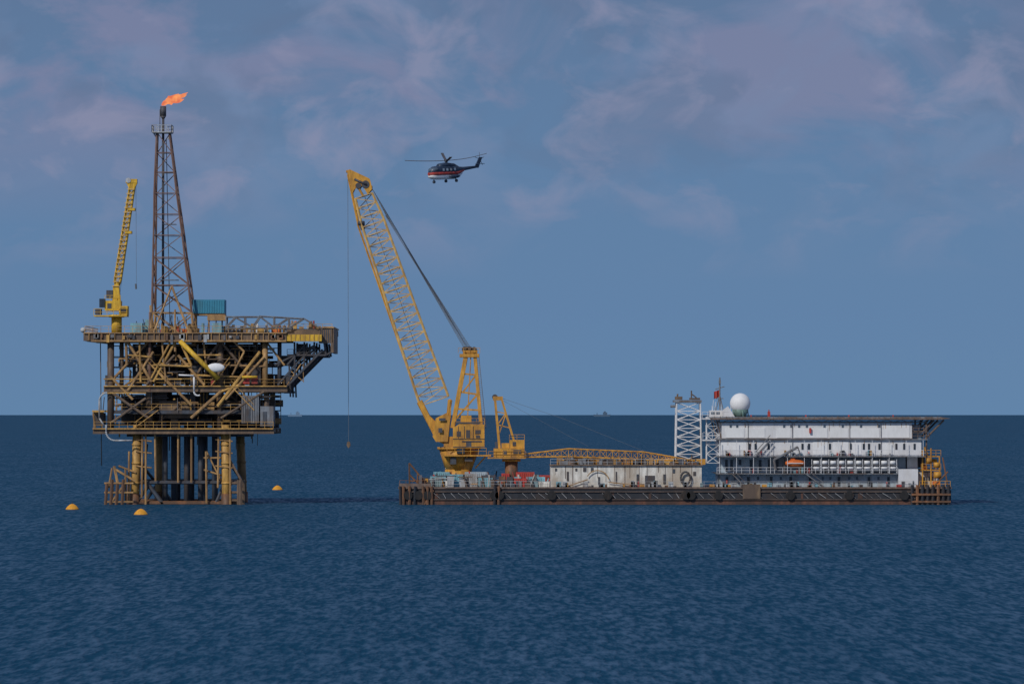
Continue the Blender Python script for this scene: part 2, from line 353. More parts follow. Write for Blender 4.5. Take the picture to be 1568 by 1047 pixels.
for (a,b,c,d_) in [(214,655,250,628),(330,591,358,556),(268,591,236,556),(395,628,360,591)]:
    for y in (-12, -11): stp.beam(V(a,b,y), V(c,d_,y), .1, 4); stp.beam(V(a,b-8,y), V(c,d_-8,y), .05, 4)
    for k in range(10):
        t = k/9; q = V(a+(c-a)*t, b+(d_-b)*t, -12); stp.box(q.x-.15, q.x+.15, -12, -11, q.z-.03, q.z+.03)

# =================================================================== FLARE TOWER
ft = G('flare_tower', (X(262), -2, Z(511)))
fb = ft.part('lattice', 'flare_steel'); fo = ft.part('lattice_lower', 'platform_tan')
lv = [(205,243,262),(236,242,266),(266,241,270),(298,240,274),(330,240,278.5),(362,239.5,283),(396,239,287),(438,238.5,293),(480,238,298),(530,237,304)]
def fst(l): return (V((l[1]+l[2])/2, l[0], -4), Vector((X(l[2])-X(l[1]), 0, 0))/2, Vector((0, (X(l[2])-X(l[1]))*.5, 0)))
st = [fst(l) for l in lv]
fb.lattice(st[:7], .21, .10, cross=False); fb.lattice(st[6:9], .24, .12, cross=True); fo.lattice(st[8:], .27, .15, cross=True)
fb.beam(V(237.5,480,-11.5), V(237,600,-11.5), .25); fo.beam(V(238,470,-11), V(240,520,-12), .25)
fo.beam(V(268,440,-8), V(240,520,-12), .2); fo.beam(V(268,440,-8), V(300,520,-12), .22); fo.beam(V(273,476,-8), V(276,540,-12.4), .22)
fld = ft.part('ladder_and_pipes', 'steel_grey'); fld.beam(V(250,480,-3), V(252,215,-3), .1, 5); fld.beam(V(262,500,-3), V(256,215,-3), .08, 5)
for (py,w_) in ((266,15),(345,20),(430,28)): fld.box(X(262)-w_/16, X(262)+w_/16, -5, -3, Z(py)-.06, Z(py)+.06)
tp = ft.part('tip_platform', 'light_grey'); tp.box(X(236), X(266), -6, -2, Z(206), Z(204.5)); tp.rail([V(236,205,-6), V(266,205,-6), V(266,205,-2), V(236,205,-2), V(236,205,-6)], 1.3, .9, .07)
for q in ((238,206,244,216),(264,206,260,216)): tp.beam(V(q[0],q[1],-5), V(q[2],q[3],-5), .12)
stk = ft.part('flare_stack', 'dark_steel_hazed', True); stk.beam(V(252,500,-4), V(252,178,-4), .24, 10); stk.beam(V(252,180,-4), V(252,165,-4), .58, 12); stk.beam(V(252,184,-4), V(252,180,-4), .26, 12, .58)
stk.beam(V(247,205,-4), V(247,170,-4), .08); stk.beam(V(247,170,-4), V(252,168,-4), .08)
fm = ft.part('flare_flame', 'flame', True)
rings = []
for i in range(23):
    t = i/22; c = V(249.5+38*t, 163.5-17.5*t - 1.8*math.sin(t*4), -4)
    r = (.10 + .95*math.sin(math.pi*min(1,t**.85))**1.1) * (1 + .2*math.sin(t*23)); r = max(.02, r*.72)
    rings.append([(c.x + .2*r*math.sin(a*3+t*9) - .6*r*math.sin(a), c.y + r*.8*math.cos(a), c.z + .8*r*math.sin(a)*(1+.3*math.sin(3*a+t*20))) for a in [2*math.pi*j/12 for j in range(12)]])
fm.loft(rings)
for (a,b,c,e_,rr_) in ((266,160,284,154,.35),(258,158,276,146,.38),(272,152,290,144,.2)):
    rings=[]
    for i in range(9):
        t=i/8; cc=V(a+(c-a)*t, b+(e_-b)*t, -4.2); r=max(.02,rr_*math.sin(math.pi*t)); rings.append([(cc.x-.5*r*math.sin(q), cc.y+r*math.cos(q), cc.z+r*math.sin(q)) for q in [2*math.pi*j/8 for j in range(8)]])
    fm.loft(rings)

# =================================================================== PLATFORM CRANE
pc = G('pedestal_crane', (X(182), -6, Z(511)))
y = -6
pb = pc.part('pedestal', 'bright_yellow', True); pb.beam(V(183,511,y), V(183,484,y), 1.0, 14); pb.beam(V(183,487,y), V(183,483,y), 1.5, 14)
cb = pc.part('machinery_house', 'bright_yellow'); cb.pbox(166, 190, 462, 477, y-1.5, y+1.8); cb.pbox(188, 201, 470, 484, y-2, y+1)
cb.pbox(150, 200, 484.2, 486, y-2.2, y+2.2); cb.pprism([(176,478),(178,440),(186,432),(189,462)], y-.9, y+.9)
pc.part('cab_glass', 'glass_dark').pbox(158, 166, 459, 472, y-1.8, y+.5); wi = pc.part('winch', 'dark_steel_hazed'); wi.pbox(168, 178, 446, 458, y-1, y+1); wi.pbox(151, 160, 474, 483, y-1, y+1); wi.pbox(190,199,473,480,y-2.05,y-1.9); wi.pbox(170,176,466,474,y-1.6,y-1.4)
pc.part('platform_rail', 'bright_yellow').rail([V(150,484,y-2.2), V(200,484,y-2.2)], 1.2, 1.2, .06); pc.part('platform_rail', 'bright_yellow').rail([V(166,462,y-1.5), V(190,462,y-1.5)], 1, 1, .05)
bm = pc.part('boom', 'bright_yellow')
a = V(182,448,y); b_ = V(207,284,y); ax = (b_-a).normalized(); u = Vector((ax.z,0,-ax.x)); st = []
for i in range(19):
    t = i/18; w = .6 - .14*t if i > 1 else .35; st.append((a.lerp(b_, t), u*w, Vector((0,w*1.1,0))))
bm.lattice(st, .17, .09, cross=True)
bm.pbox(197, 214, 277, 283, y-.7, y+.7); bm.pprism([(198,283.2),(214,283.2),(210,292),(202,292)], y-.6, y+.6); pc.part('sheaves', 'light_grey', True).beam(V(201,279,y-.8), V(201,279,y+.8), .5, 12)
wl = pc.part('boom_walkway', 'pale_yellow')
for i in range(22):
    t = .05 + .9*i/21; c = a.lerp(b_, t); wl.box(c.x-.8, c.x+.6, y-1.1, y-.95, c.z-.08, c.z+.08)
bm.pbox(200, 211, 321, 325, y-1, y+1); bm.pbox(196, 206, 356, 360, y-1, y+1)
cbx = pc.part('hoist_rope', 'cable'); cbx.beam(V(212,284,y), V(213,440,y), .04, 4); cbx.beam(V(210,284,y), V(188,450,y), .04, 4); cbx.beam(V(212,436,y), V(212.5,444,y), .2)

# =================================================================== BARGE
FR = -13.0
bg = G('crane_barge', (X(1030, FR), 0, 0)); d = FR
hb = bg.part('hull', 'hull_black')
hb.pprism([(611,746),(611,762),(622,790),(1448,790),(1456,766),(1456,750)], -13, 13, d)
dk_ = bg.part('deck', 'deck_brown'); dk_.pbox(610, 1457, 745.5, 748, -13.25, 13.25, d)
hr = bg.part('waterline_rust', 'hull_rust'); hr.pbox(617, 1449, 767, 780, -13.12, -12.9, d)
bg.part('sheer_strake','deck_brown').pbox(612, 1404, 752, 753, -13.3, -13, d)
fs = bg.part('fender_bars', 'fender_grey')
x = 664
while x < 1392:
    L_ = 9 + R.uniform(-3,3)
    if R.random() < .85: fs.beam(V(x+R.uniform(-2,2),754.5,-13.28,d), V(x+L_,762.5,-13.28,d), R.uniform(.045,.085), 4)
    x += 12.3
bg.part('rub_rails', 'deck_brown').pbox(664, 1400, 764, 764.9, -13.35, -13, d)
ty = bg.part('tyre_fenders', 'tyre', True)
for px in (625,641,655,757,765,845,930,1050,1058,1100,1210,1300,1384):
    ty.beam(V(px,758,-13.7,d), V(px,758,-13.1,d), .85, 14)
for i in range(9):
    a_ = 680+i*78+R.uniform(-20,20)
    bg.part('hull_patches','hull_rust').pbox(a_, a_+R.uniform(3,12), 755, 763, -13.06, -12.9, d)
bg.part('deck_ramp','platform_brown').pbox(1137,1164,741,763,-13.5,-13.31,d)
fp = bg.part('bow_fender_posts', 'rust'); fpb = bg.part('bow_fender_posts_dark', 'hull_black')
for px in (613,618,627,636,648,655,661,758,764): (fp if R.random()<.6 else fpb).beam(V(px,744,-13.5,d), V(px+R.uniform(-1,1),775,-13.4,d), .28)
for px in range(1396,1456,8): (fp if R.random()<.5 else fpb).beam(V(px,742,-13.4,d), V(px,774,-13.4,d), .3)
fp.beam(V(650,772,-13.4,d), V(664,750,-13.4,d), .22); fp.beam(V(1395,757,-13.6,d), V(1455,757,-13.6,d), .24); fp.beam(V(1395,768,-13.6,d), V(1455,768,-13.6,d), .22)
bg.part('bulwark', 'deck_brown').pbox(611, 660, 740, 745.4, -13.2, -12.9, d)
rr = bg.part('deck_railing', 'light_grey'); rr.rail([V(660,746,-12.9,d), V(843,746,-12.9,d)], 1.2, 1.8, .045); rr.rail([V(1078,746,-12.9,d), V(1400,746,-12.9,d)], 1.1, 1.7, .045); rr.rail([V(843,746,-12.9,d), V(1078,746,-12.9,d)], 1.1, 2.2, .04)
bf2 = bg.part('bow_frame_rust', 'rust')
for y in (-9, -6):
    for q in [(628,708,629,745),(628,708,655,740),(628,725,645,742),(641,722,641,745),(629,735,655,735)]: bf2.beam(V(q[0],q[1],y), V(q[2],q[3],y), .13)
bf2.rail([V(612,745,-12.5,d), V(660,745,-12.5,d)], 1.2, 1.0, .06)
for (a,b,c,e_,m,yy) in [(660,684,728,746,'container_blue',-9),(664,690,722,729,'container_blue',-4),(686,710,725,746,'container_blue',-10),(712,732,724,746,'light_grey',-9),(733,755,730,746,'container_blue',-10),(712,745,722,731,'pale_blue_grey',-3),
                        (758,786,737,746,'steel_grey',-10),(790,818,722,738,'red_paint',-5),(806,834,729,746,'container_blue',-9),(768,780,724,738,'red_paint',-7),(818,841,736,746,'dirty_white',-11),(787,806,731,746,'red_paint',-11),(742,757,736,746,'rust',-6),(824,842,727,738,'red_paint',-3)]:
    q = bg.part('deck_cargo', m); q.pbox(a,b,c,e_-.6,yy,yy+4)
    k = a+2
    while k < b-1:
        q.pbox(k, k+1.0, c+1.5, e_-1.2, yy-.1, yy); k += 3.2
    bg.part('cargo_doors','dark_steel_hazed').pbox(a+3,a+6,c+4,e_-2,yy-.14,yy-.1)
for i in range(170):
    m = R.choice(['dark_steel_hazed','platform_brown','container_blue','red_paint','light_grey','rust','steel_grey','deck_brown','dirty_white','dark_steel_hazed','crane_yellow'])
    b = bg.part('deck_gear', m); x = X(R.uniform(640, 842)); y = R.uniform(-12, 0); w = R.uniform(.3,1.4); h = R.uniform(.5,2.4); z = Z(746, d)
    if R.random() < .5: b.box(x,x+w,y,y+1.2,z,z+h)
    elif R.random() < .6: b.beam((x,y,z),(x+R.uniform(-.8,.8),y,z+h*1.3),w*.12,6)
    else: b.beam((x,y,z+h),(x+R.uniform(1,4),y,z+h),.09,6)
for i in range(70):
    b = bg.part('side_deck_gear', R.choice(['dark_steel_hazed','light_grey','rust','steel_grey','crane_yellow','container_blue','red_paint'])); x = X(R.uniform(850, 1400)); w = R.uniform(.2,1.0); z = Z(746, d)
    b.box(x,x+w,-12.4,-11.9,z,z+R.uniform(.3,1.3))
dh = bg.part('deckhouse', 'dirty_white'); dh.pbox(843, 1075, 713, 745.4, -11, 2, d)
bg.part('deckhouse_roof','platform_brown').pbox(842, 1077, 711.6, 713, -11.4, 2.3, d)
dd = bg.part('deckhouse_openings', 'dark_steel_hazed')
for (a,b,c,e_) in [(868,871,722,736),(893,898,716,722),(905,909,716,722),(916,919,730,742),(943,945,722,740),(975,979,726,741),(988,1003,728,745),(1016,1020,726,741),(1030,1034,718,724),(1062,1066,722,728),(850,853,717,721),(881,884,717,721)]: dd.pbox(a,b,c,e_,-11.12,-11,d)
ds2 = bg.part('deckhouse_stains', 'deck_brown')
for i in range(17):
    px = 850+i*13+R.uniform(-3,3); ds2.pbox(px, px+R.uniform(.3,1.1), 713, 713+R.uniform(8,31), -11.06, -11, d)
ag = bg.part('deckhouse_arch', 'platform_tan')
arc(ag, (X(915,d), Z(738,d)), 2.2, 15, 150, -11.5, .1, 12)
ag.beam(V(932,738,-11.5,d), V(985,744,-11.5,d), .1); ag.beam(V(870,744,-11.5,d), V(900,734,-11.5,d), .1)
rg = bg.part('rope_reel', 'dark_steel_hazed', True)
for t_ in range(16):
    a0 = 2*math.pi*t_/16; a1 = 2*math.pi*(t_+1)/16; c = (X(1050,d), Z(732,d))
    rg.beam((c[0]+.9*math.cos(a0),-11.7,c[1]+1.2*math.sin(a0)), (c[0]+.9*math.cos(a1),-11.7,c[1]+1.2*math.sin(a1)), .2, 6)
rr.rail([V(843,711.6,-11.2,d), V(1075,711.6,-11.2,d)], 1.1, 1.7, .045)
for i in range(150):
    m = R.choice(['platform_ochre','crane_yellow','dark_steel_hazed','deck_brown','steel_grey','platform_tan','rust','dark_steel_hazed'])
    b = bg.part('roof_gear', m); x = X(R.uniform(850, 1065)); y = R.uniform(-9,0); w = R.uniform(.3,1.8); h = R.uniform(.3,1.4); z = Z(711.6,d)
    if R.random()<.7: b.box(x,x+w,y,y+1.2,z,z+h)
    else: b.beam((x,y,z),(x,y,z+h*1.6),.08,5)

# =================================================================== HEAVY LIFT CRANE
hc = G('heavy_lift_crane', (X(705), 0, Z(748)))
ped = hc.part('pedestal', 'crane_yellow', True)
ped.beam(V(702,748,0), V(702,718,0), 2.6, 20, 2.6); ped.beam(V(702,718,0), V(703,688,0), 2.6, 20, 3.9); ped.beam(V(703,688,0), V(703,684.2,0), 4.2, 24)
hs = hc.part('machinery_house', 'crane_yellow')
hs.pprism([(694,684),(694,655),(705,648),(742,650),(742,684)], -4.2, 4.2); hs.pprism([(668,676),(663,668),(668,640),(684,632),(690,640),(686,676)], -3.8, 3.8)
hs.pbox(680, 700, 668, 684, -3.4, 3.4); hs.pbox(706, 722, 636, 649, -3.2, 3.2)
hd = hc.part('house_panels', 'dark_steel_hazed')
for q in [(700,706,660,668),(714,720,658,670),(728,736,658,664),(708,738,674.5,676.5),(672,678,655,662),(698,736,646,648.5),(714,722,676,683),(729,735,666,670),(673,683,640,644)]: hd.pbox(*q, -4.28, -4.2)
hd.pbox(690,699,700,710,-4.0,-2.5); hd.pbox(712,724,700,706,-3.9,-2.6)
hcg = hc.part('house_trim', 'platform_brown')
for q in [(694,742,670.8,671.8),(694,742,683,684.5),(711,711.7,652,670.8),(724.5,725.2,652,670.8),(702,702.6,652,670.8)]: hcg.pbox(*q, -4.33, -4.2)
hr_ = hc.part('house_rail', 'crane_yellow'); hr_.rail([V(694,650,-4.2), V(742,650,-4.2)], 1.2, 1.3, .06); hr_.rail([V(685,695,-4.4), V(745,695,-4.4)], 1.2, 1.3, .06)
hs.pbox(680, 752, 696, 698, -4.6, 4.6)
for px in (686, 716, 745): hr_.beam(V(px,697,-4.2), V(703+(px-703)*.6,716,-2), .15)
hc.part('house_cab', 'glass_dark').pbox(700, 712, 685, 694, -4.4, -2)
af = hc.part('a_frame', 'crane_yellow')
for y in (-3.2, 3.2):
    af.beam(V(693,655,y), V(714,542,y*.8), .55, 4); af.beam(V(737,655,y), V(727,542,y*.8), .46, 4); af.beam(V(706,600,y*.92), V(733,604,y*.92), .24, 4)
    af.beam(V(699,640,y), V(731,604,y*.9), .2, 4); af.beam(V(708,572,y*.86), V(730,574,y*.86), .2, 4); af.beam(V(709,600,y*.9), V(729,574,y*.85), .17, 4); af.beam(V(700,626,y), V(736,628,y), .24, 4)
    af.beam(V(716,640,y), V(721,545,y*.8), .1, 4)
for (px,py) in ((714,542),(727,542),(706,600),(733,604),(700,626),(736,628),(708,572),(730,574)): af.beam(V(px,py,-2.8), V(px,py,2.8), .25, 4)
af.pbox(704, 734, 542, 547, -3.2, 3.2); af.pbox(709, 731, 536, 541.8, -2.8, 2.8)
ash = hc.part('a_frame_sheaves', 'dark_steel_hazed', True)
for px,py in ((712,535.5),(719,535),(726,536)): ash.beam(V(px,py,-2.4), V(px,py,2.4), .6, 12)
hr_.rail([V(702,541,-3.3), V(735,541,-3.3)], 1.0, 1, .05)
afl = hc.part('a_frame_ladder', 'platform_brown')
for k in range(40):
    t = k/40; c = V(739-11*t, 655-110*t, -3.4); afl.beam(c+Vector((.1,0,0)), c+Vector((.7,0,0)), .04, 4)
afl.beam(V(744.5,655,-3.4), V(733.5,545,-3.0), .06, 4)
bo = hc.part('boom_lattice', 'pale_yellow'); bs = hc.part('boom_solid', 'crane_yellow')
def ctr(t): return V(665 + (557-665)*t, 614 + (300-614)*t, 0)
a = ctr(0); b_ = ctr(1); ax = (b_-a).normalized(); u = Vector((ax.z,0,-ax.x)); st = []
n = 22
for i in range(n+1):
    t = i/n; w = 2.85 - .75*t if t < .9 else 2.1 - (t-.9)*4; st.append((ctr(t), u*w, Vector((0, 2.5-.9*t, 0))))
bo.lattice(st, .24, .10, cross=False)
for k in range(n):
    c0,u0,v0 = st[k]; c1,u1,v1 = st[k+1]
    if k%2==0: bo.beam(c0-v0-u0, c1-v1+u1, .08, 4)
    else: bo.beam(c0-v0+u0, c1-v1-u1, .08, 4)
for y in (-2.6, 2.6):
    bs.pprism([(640,616),(646,612),(658,636),(674,652),(684,636),(686,612),(691,612),(690,640),(681,680),(668,674)], y-.25, y+.25)
    bs.beam(V(641,616,y), V(671,674,y), .34, 6); bs.beam(V(690,612,y), V(683,660,y), .34, 6)
for q in ((642,616),(689,613),(656,640),(668,662)): bs.beam(V(q[0],q[1],-2.6), V(q[0],q[1],2.6), .3)
for y in (-1.9, 1.9):
    bs.beam(V(641,612,y*1.25), V(548,345,y*.9), .17, 6)
for y in (-1.5, 1.5):
    bs.pprism([(540,296),(533,268),(530,262),(536,260),(566,274),(570,290),(563,298),(556,286),(546,284)], y-.2, y+.2)
    bs.beam(V(533,268,y), V(549,345,y), .24, 6); bs.beam(V(540,272,y), V(556,300,y), .22)
for q in ((532,263),(544,268),(556,274),(568,286),(540,290),(546,320),(550,343)): bs.beam(V(q[0],q[1],-1.6), V(q[0],q[1],1.6), .28)
sh = hc.part('head_sheaves', 'dark_steel_hazed', True); sh.beam(V(536,266,-1.2), V(536,266,1.2), .5, 14); sh.beam(V(560,283,-1.8), V(560,283,1.8), .75, 14); sh.beam(V(549,285,-1.8), V(549,285,1.8), .55, 14); sh.beam(V(553,341,-1.4), V(556,352,-1.4), .4, 10); sh.pbox(548, 558, 339, 345, -1.9, 1.9)
sh.beam(V(543,275,-1.8), V(562,284,-1.8), .22, 6)
lw = hc.part('boom_walkway', 'platform_brown')
for y in (0.4, 1.0): lw.beam(V(662,606,y), V(558,300,y), .06, 4)
for i in range(90):
    t = i/90; c = V(662-104*t, 606-306*t, .7); lw.beam(c+Vector((0,-.3,0)), c+Vector((0,.3,0)), .05, 4)
cb_ = hc.part('luffing_ropes', 'cable')
for k in range(10):
    y = -2.1 + k*.46; t=k/9
    cb_.beam(V(567+24*t, 284+46*t, y*.7), V(711+11*t, 534, y), .045, 4)
cb_.beam(V(590,330,-1), V(716,533,-1.2), .08, 4); cb_.beam(V(568,286,1), V(716,533,1.2), .08, 4)
hk = hc.part('hoist_line', 'cable'); hk.beam(V(532.5,266,-.4), V(534,676,-.4), .055, 4)
hb_ = hc.part('hook_block', 'platform_brown'); hb_.pprism([(532,676),(536,676),(537,682),(534,686),(531,682)], -.7, 0)

# =================================================================== DECK CRANE
dc = G('deck_crane', (X(780), -4, Z(746)))
y = -4; c_ = dc.part('crane_body', 'crane_yellow'); ps = dc.part('crane_pedestal', 'rust', True)
ps.beam(V(783,748,y), V(783,706,y), 1.25, 14); dc.part('crane_pedestal_ring','crane_yellow',True).beam(V(783,706,y), V(783,702,y), 1.8, 14)
c_.pbox(756, 803, 686, 699, y-2.4, y+2.4); c_.pbox(780, 803, 673, 685.8, y-2, y+2); c_.pbox(768, 779.8, 678, 685.8, y-1.8, y+1.8)
dcd = dc.part('crane_panels','dark_steel_hazed'); dcd.pbox(758, 766, 676, 685.8, y-1.5, y+1.5); dcd.pbox(786,798,688,694,y-2.5,y-2.4); dcd.pbox(770,776,689,696,y-2.5,y-2.4); dcd.pbox(785,790,676,682,y-2.1,y-2)
dc.part('crane_rail','crane_yellow').rail([V(748,700,y-2.5), V(805,700,y-2.5)], 1.2, 1.2, .06); c_.pbox(747, 805, 699.5, 701.3, y-2.6, y+2.6)
dc.part('crane_rail','crane_yellow').rail([V(780,673,y-2), V(803,673,y-2)], 1.0, 1.0, .05)
for yy in (y-1.5, y+1.5):
    c_.beam(V(765,686,yy), V(758,610,yy), .32, 4); c_.beam(V(788,678,yy), V(768,610,yy), .28, 4)
    for q in [(762,650,782,655),(760,630,775,633),(763,668,775,633),(762,650,774,633)]: c_.beam(V(q[0],q[1],yy), V(q[2],q[3],yy), .13, 4)
c_.pbox(755, 770, 607, 613, y-1.7, y+1.7); dc.part('mast_sheave','dark_steel_hazed',True).beam(V(758,608,y-1.2), V(758,608,y+1.2), .55, 12)
db2 = dc.part('deck_crane_boom','crane_yellow')
P0 = V(803,697,y); P1 = V(870,692.5,y); P2 = V(985,697,y); P3 = V(1062,707,y)
st = []
for (p,q,n_,w0,w1) in ((P0,P1,6,.3,.75),(P1,P2,12,.75,.7),(P2,P3,7,.7,.3)):
    for i in range(n_):
        t = i/n_; st.append((p.lerp(q,t), Vector((0,0,w0+(w1-w0)*t)), Vector((0,.9,0))))
st.append((P3, Vector((0,0,.3)), Vector((0,.6,0))))
db2.lattice(st, .13, .06)
db2.pprism([(945,712),(955,705),(1000,703),(1030,700),(1030,705),(990,710),(960,713)], y-1.4, y+1.2); dcd.pbox(985,1000,704,711,y-1.6,y-1.4)
dr = dc.part('deck_crane_ropes','cable')
for yy in (-1,1): dr.beam(V(766,609,y+yy), V(860,640,y+yy), .035, 4); dr.beam(V(860,640,y+yy), V(985,690,y+yy), .03, 4)
dr.beam(V(768,612,y), V(900,683,y), .03, 4)
bn = dc.part('boom_rest','platform_tan')
for px in (948, 1030): bn.beam(V(px,713,y-1), V(px,700,y-1), .2); bn.beam(V(px,713,y+1), V(px,700,y+1), .2)

# =================================================================== LATTICE TOWER
lm = G('lattice_tower', (X(1053), -2, Z(710)))
lb = lm.part('lattice','white_paint'); st=[]
for i in range(8):
    t=i/7; hw = 19.5-1.5*t; st.append((V(1053,708-92*t,-2), Vector((hw/8,0,0)), Vector((0,hw/8*.8,0))))
lb.lattice(st, .17, .10, cross=True)
lst = lm.part('stairs','light_grey')
for i in range(6):
    t=i/7; py0=708-92*t; lst.beam(V(1038 if i%2 else 1068, py0,-3), V(1068 if i%2 else 1038, py0-13,-3), .14, 4); lst.box(X(1038),X(1068),-3.4,-.6,Z(py0)-.06,Z(py0)+.06)
lh = lm.part('head_frame','steel_grey'); lh.pbox(1030,1073,612.5,616,-4.2,.2); lh.beam(V(1026,622,-2), V(1034,622,-2), .25)
lh2 = lm.part('head_gear','platform_brown'); lh2.pbox(1033,1044,607,612,-3,-1); lh2.pbox(1055,1071,609,612,-3,-1); lh2.beam(V(1058,612,-2), V(1058,598,-2), .15); lh2.beam(V(1036,612,-2), V(1037,603,-2), .18); lh2.beam(V(1058,603,-2), V(1066,609,-2), .12)

# =================================================================== ACCOMMODATION BLOCK
ab = G('accommodation_block', (X(1260,d), 0, Z(746,d)))
w = ab.part('walls','white_paint'); w2 = ab.part('lower_walls','pale_blue_grey'); wn = ab.part('windows','window_blue'); wk = ab.part('walkways','steel_grey')
w.pbox(1106,1398,647.2,672,-10.9,9,d)
w.pbox(1104,1412,674,698,-11.2,9,d)
wd = ab.part('recess','pale_blue_grey'); wd.pbox(1106,1390,700,724,-8.5,9,d)
w2.pbox(1104,1392,726.5,745.4,-10.5,9,d)
w.pbox(1376,1406,718,745.4,-12.3,-8,d); w.pbox(1392,1408,700,717.8,-9,5,d)
wl2 = ab.part('white_wall_panels','clean_white')
for q in [(1112,1140,655,670),(1143,1172,655,670),(1190,1212,656,670),(1217,1268,656,670),(1272,1300,656,670),(1303,1348,656,670),(1352,1394,651,670),(1106,1144,677,689),(1246,1268,676,697),(1276,1300,676,697),(1306,1320,678,697),(1352,1370,680,697)]:
    wl2.pbox(q[0],q[1],q[2],q[3],-10.98 if q[3]<673 else -11.28, -10.9 if q[3]<673 else -11.2, d)
for (py,y0,e_) in ((672.2,-11.7,1422),(698.2,-12.4,1415),(724.5,-12.4,1375)):
    wk.pbox(1098,e_,py,py+1.4,y0,9.5,d)
ws = ab.part('walkway_rails','white_paint')
for (py,y0,a,b) in ((698,-12.3,1098,1415),(724.5,-12.3,1098,1375)):
    ws.rail([V(a,py,y0,d), V(b,py,y0,d)], 1.1, 1.5, .045)
    px = a+4
    while px < b:
        ws.beam(V(px,py-24,y0,d), V(px,py,y0,d), .06, 4); px += 26
for px in (1118,1128,1200,1211,1223,1235,1262,1290,1318,1346): wn.pbox(px,px+3.4,650.5,654.5,-10.97,-10.9,d)
wdk = ab.part('doors','glass_dark')
for px in (1147,1156,1176,1228,1238,1270,1302,1322,1330,1346,1372,1384,1400): wdk.pbox(px,px+3.2,679,688,-11.31,-11.2,d)
for px in (1112,1145,1180,1210,1240,1284,1330,1360): wdk.pbox(px,px+4,730,744,-10.58,-10.5,d)
for px in (1125,1134,1160,1195,1260,1271,1300,1312,1345): wn.pbox(px,px+3.4,730,734.5,-10.58,-10.5,d)
for px in (1112,1120,1133,1150,1164,1178,1190,1250,1262,1275,1288,1300,1312,1325,1338,1350,1365): wdk.pbox(px,px+4,704,712 if px%2 else 722,-8.6,-8.5,d)
for i in range(40):
    px=R.uniform(1106,1370); t_=R.choice((697.5,724)); ab.part('walkway_gear',R.choice(['steel_grey','dark_steel_hazed','light_grey','red_paint','container_blue','platform_tan'])).pbox(px,px+R.uniform(1.5,5),t_-R.uniform(3,9),t_,-12.0,-11.5,d)
tb = ab.part('trim_lines','deck_brown')
tb.pbox(1106,1398,670.8,671.6,-11.05,-10.9,d)
dp = ab.part('drain_pipes','steel_grey')
for px in (1146,1214,1302,1350): dp.pbox(px,px+.7,648,670.5,-11.1,-10.9,d); dp.pbox(px,px+.7,675,697,-11.4,-11.2,d)
hs_ = ab.part('rust_streaks','platform_tan')
for i in range(30):
    px=R.uniform(1108,1395); t0=R.choice((648,675))
    hs_.pbox(px,px+R.uniform(.25,.6),t0,t0+R.uniform(3,12),-11.0 if t0==648 else -11.3,-10.9 if t0==648 else -11.2,d)
rdp = ab.part('red_lockers','red_paint')
for q in [(1240,1243,655,663),(1165,1167,690,696),(1238,1240,692,697)]: rdp.pbox(*q,-11.5,-11.2,d)
for q in [(1286,1288,714,722),(1112,1114,735,743)]: rdp.pbox(*q,-12.2,-11.9,d)
cn = ab.part('liferaft_canisters','clean_white',True)
px = 1246
while px < 1372:
    cn.beam(V(px,708,-11.8,d), V(px+8.5,708,-11.8,d), .38, 12); cn.beam(V(px,716.5,-11.6,d), V(px+9,716.5,-11.6,d), .42, 12); px += 13
wk.pbox(1243,1376,711.4,712.4,-12.2,-11.2,d); wk.pbox(1243,1376,720,721,-12.2,-11.2,d)
for px in range(1243,1377,13): ws.pbox(px,px+.8,703,724,-12.2,-12,d)
sg = ab.part('davit','steel_grey'); sg.beam(V(1185,704,-12.6,d), V(1222,684,-12.6,d), .24); sg.beam(V(1222,684,-12.6,d), V(1226,700,-12.6,d), .1); sg.beam(V(1185,704,-12.6,d), V(1188,720,-12.6,d), .22)
for (a,b,c,e_) in ((1120,724,1142,746),(1235,726,1262,746),(1158,698,1180,673)):
    for o_ in (0,.7): sg.beam(V(a,b,-12.7+o_,d), V(c,e_,-12.7+o_,d), .12); sg.beam(V(a,b-7,-12.7+o_,d), V(c,e_-7,-12.7+o_,d), .05)
hd_ = ab.part('helideck','steel_grey'); hd_.pbox(1092,1440,638,641,-11.8,12,d)
hn = ab.part('helideck_net','deck_brown'); hn.pbox(1088,1440,640,642.3,-12.2,-11.8,d); hn.pprism([(1440.1,638),(1457,640.5),(1440.1,642.3)], -12, 12, d)
for px in range(1094,1440,9): hn.pbox(px,px+.8,637,640,-12.3,-12.2,d)
px = 1095
while px < 1440:
    hn.beam(V(px,642,-11.2,d), V(px+11,647,-11,d), .07, 4); hn.beam(V(px+22,642,-11.2,d), V(px+11,647,-11,d), .07, 4); px += 22
hn.pbox(1100,1420,645.8,647,-11.1,9,d)
for y in (-11, 0, 11):
    hn.beam(V(1447,643,y,d), V(1418,672,min(y,9),d), .18); hn.beam(V(1432,643,y,d), V(1416,660,min(y,9),d), .15); hn.beam(V(1420,643,y,d), V(1420,700,y,d), .18); hn.beam(V(1098,643,y,d), V(1106,672,y*.9,d), .15)
hn.rail([V(1398,672,-11.3,d), V(1424,672,-11.3,d)],1.2,.8,.07); hn.rail([V(1400,660,-10.5,d), V(1424,660,-10.5,d)],1.2,.8,.07); hn.pbox(1398.2,1424,659.5,661,-10.4,8,d)
w.pbox(1398.2,1412,650,659,-9,5,d); wd.pbox(1398.2,1414,661.2,672,-9,5,d)
rdp.pbox(1178,1182,630,638,-8,-7.4,d); rdp.beam(V(1180,634,-7.6,d), V(1180,627,-7.6,d), .12)
for px in (1150,1234,1300,1368): rdp.pbox(px,px+2,635,638,-11,-10.6,d)
sy = ab.part('stern_gear_yellow','crane_yellow'); so = ab.part('stern_gear_tanks','crane_yellow',True)
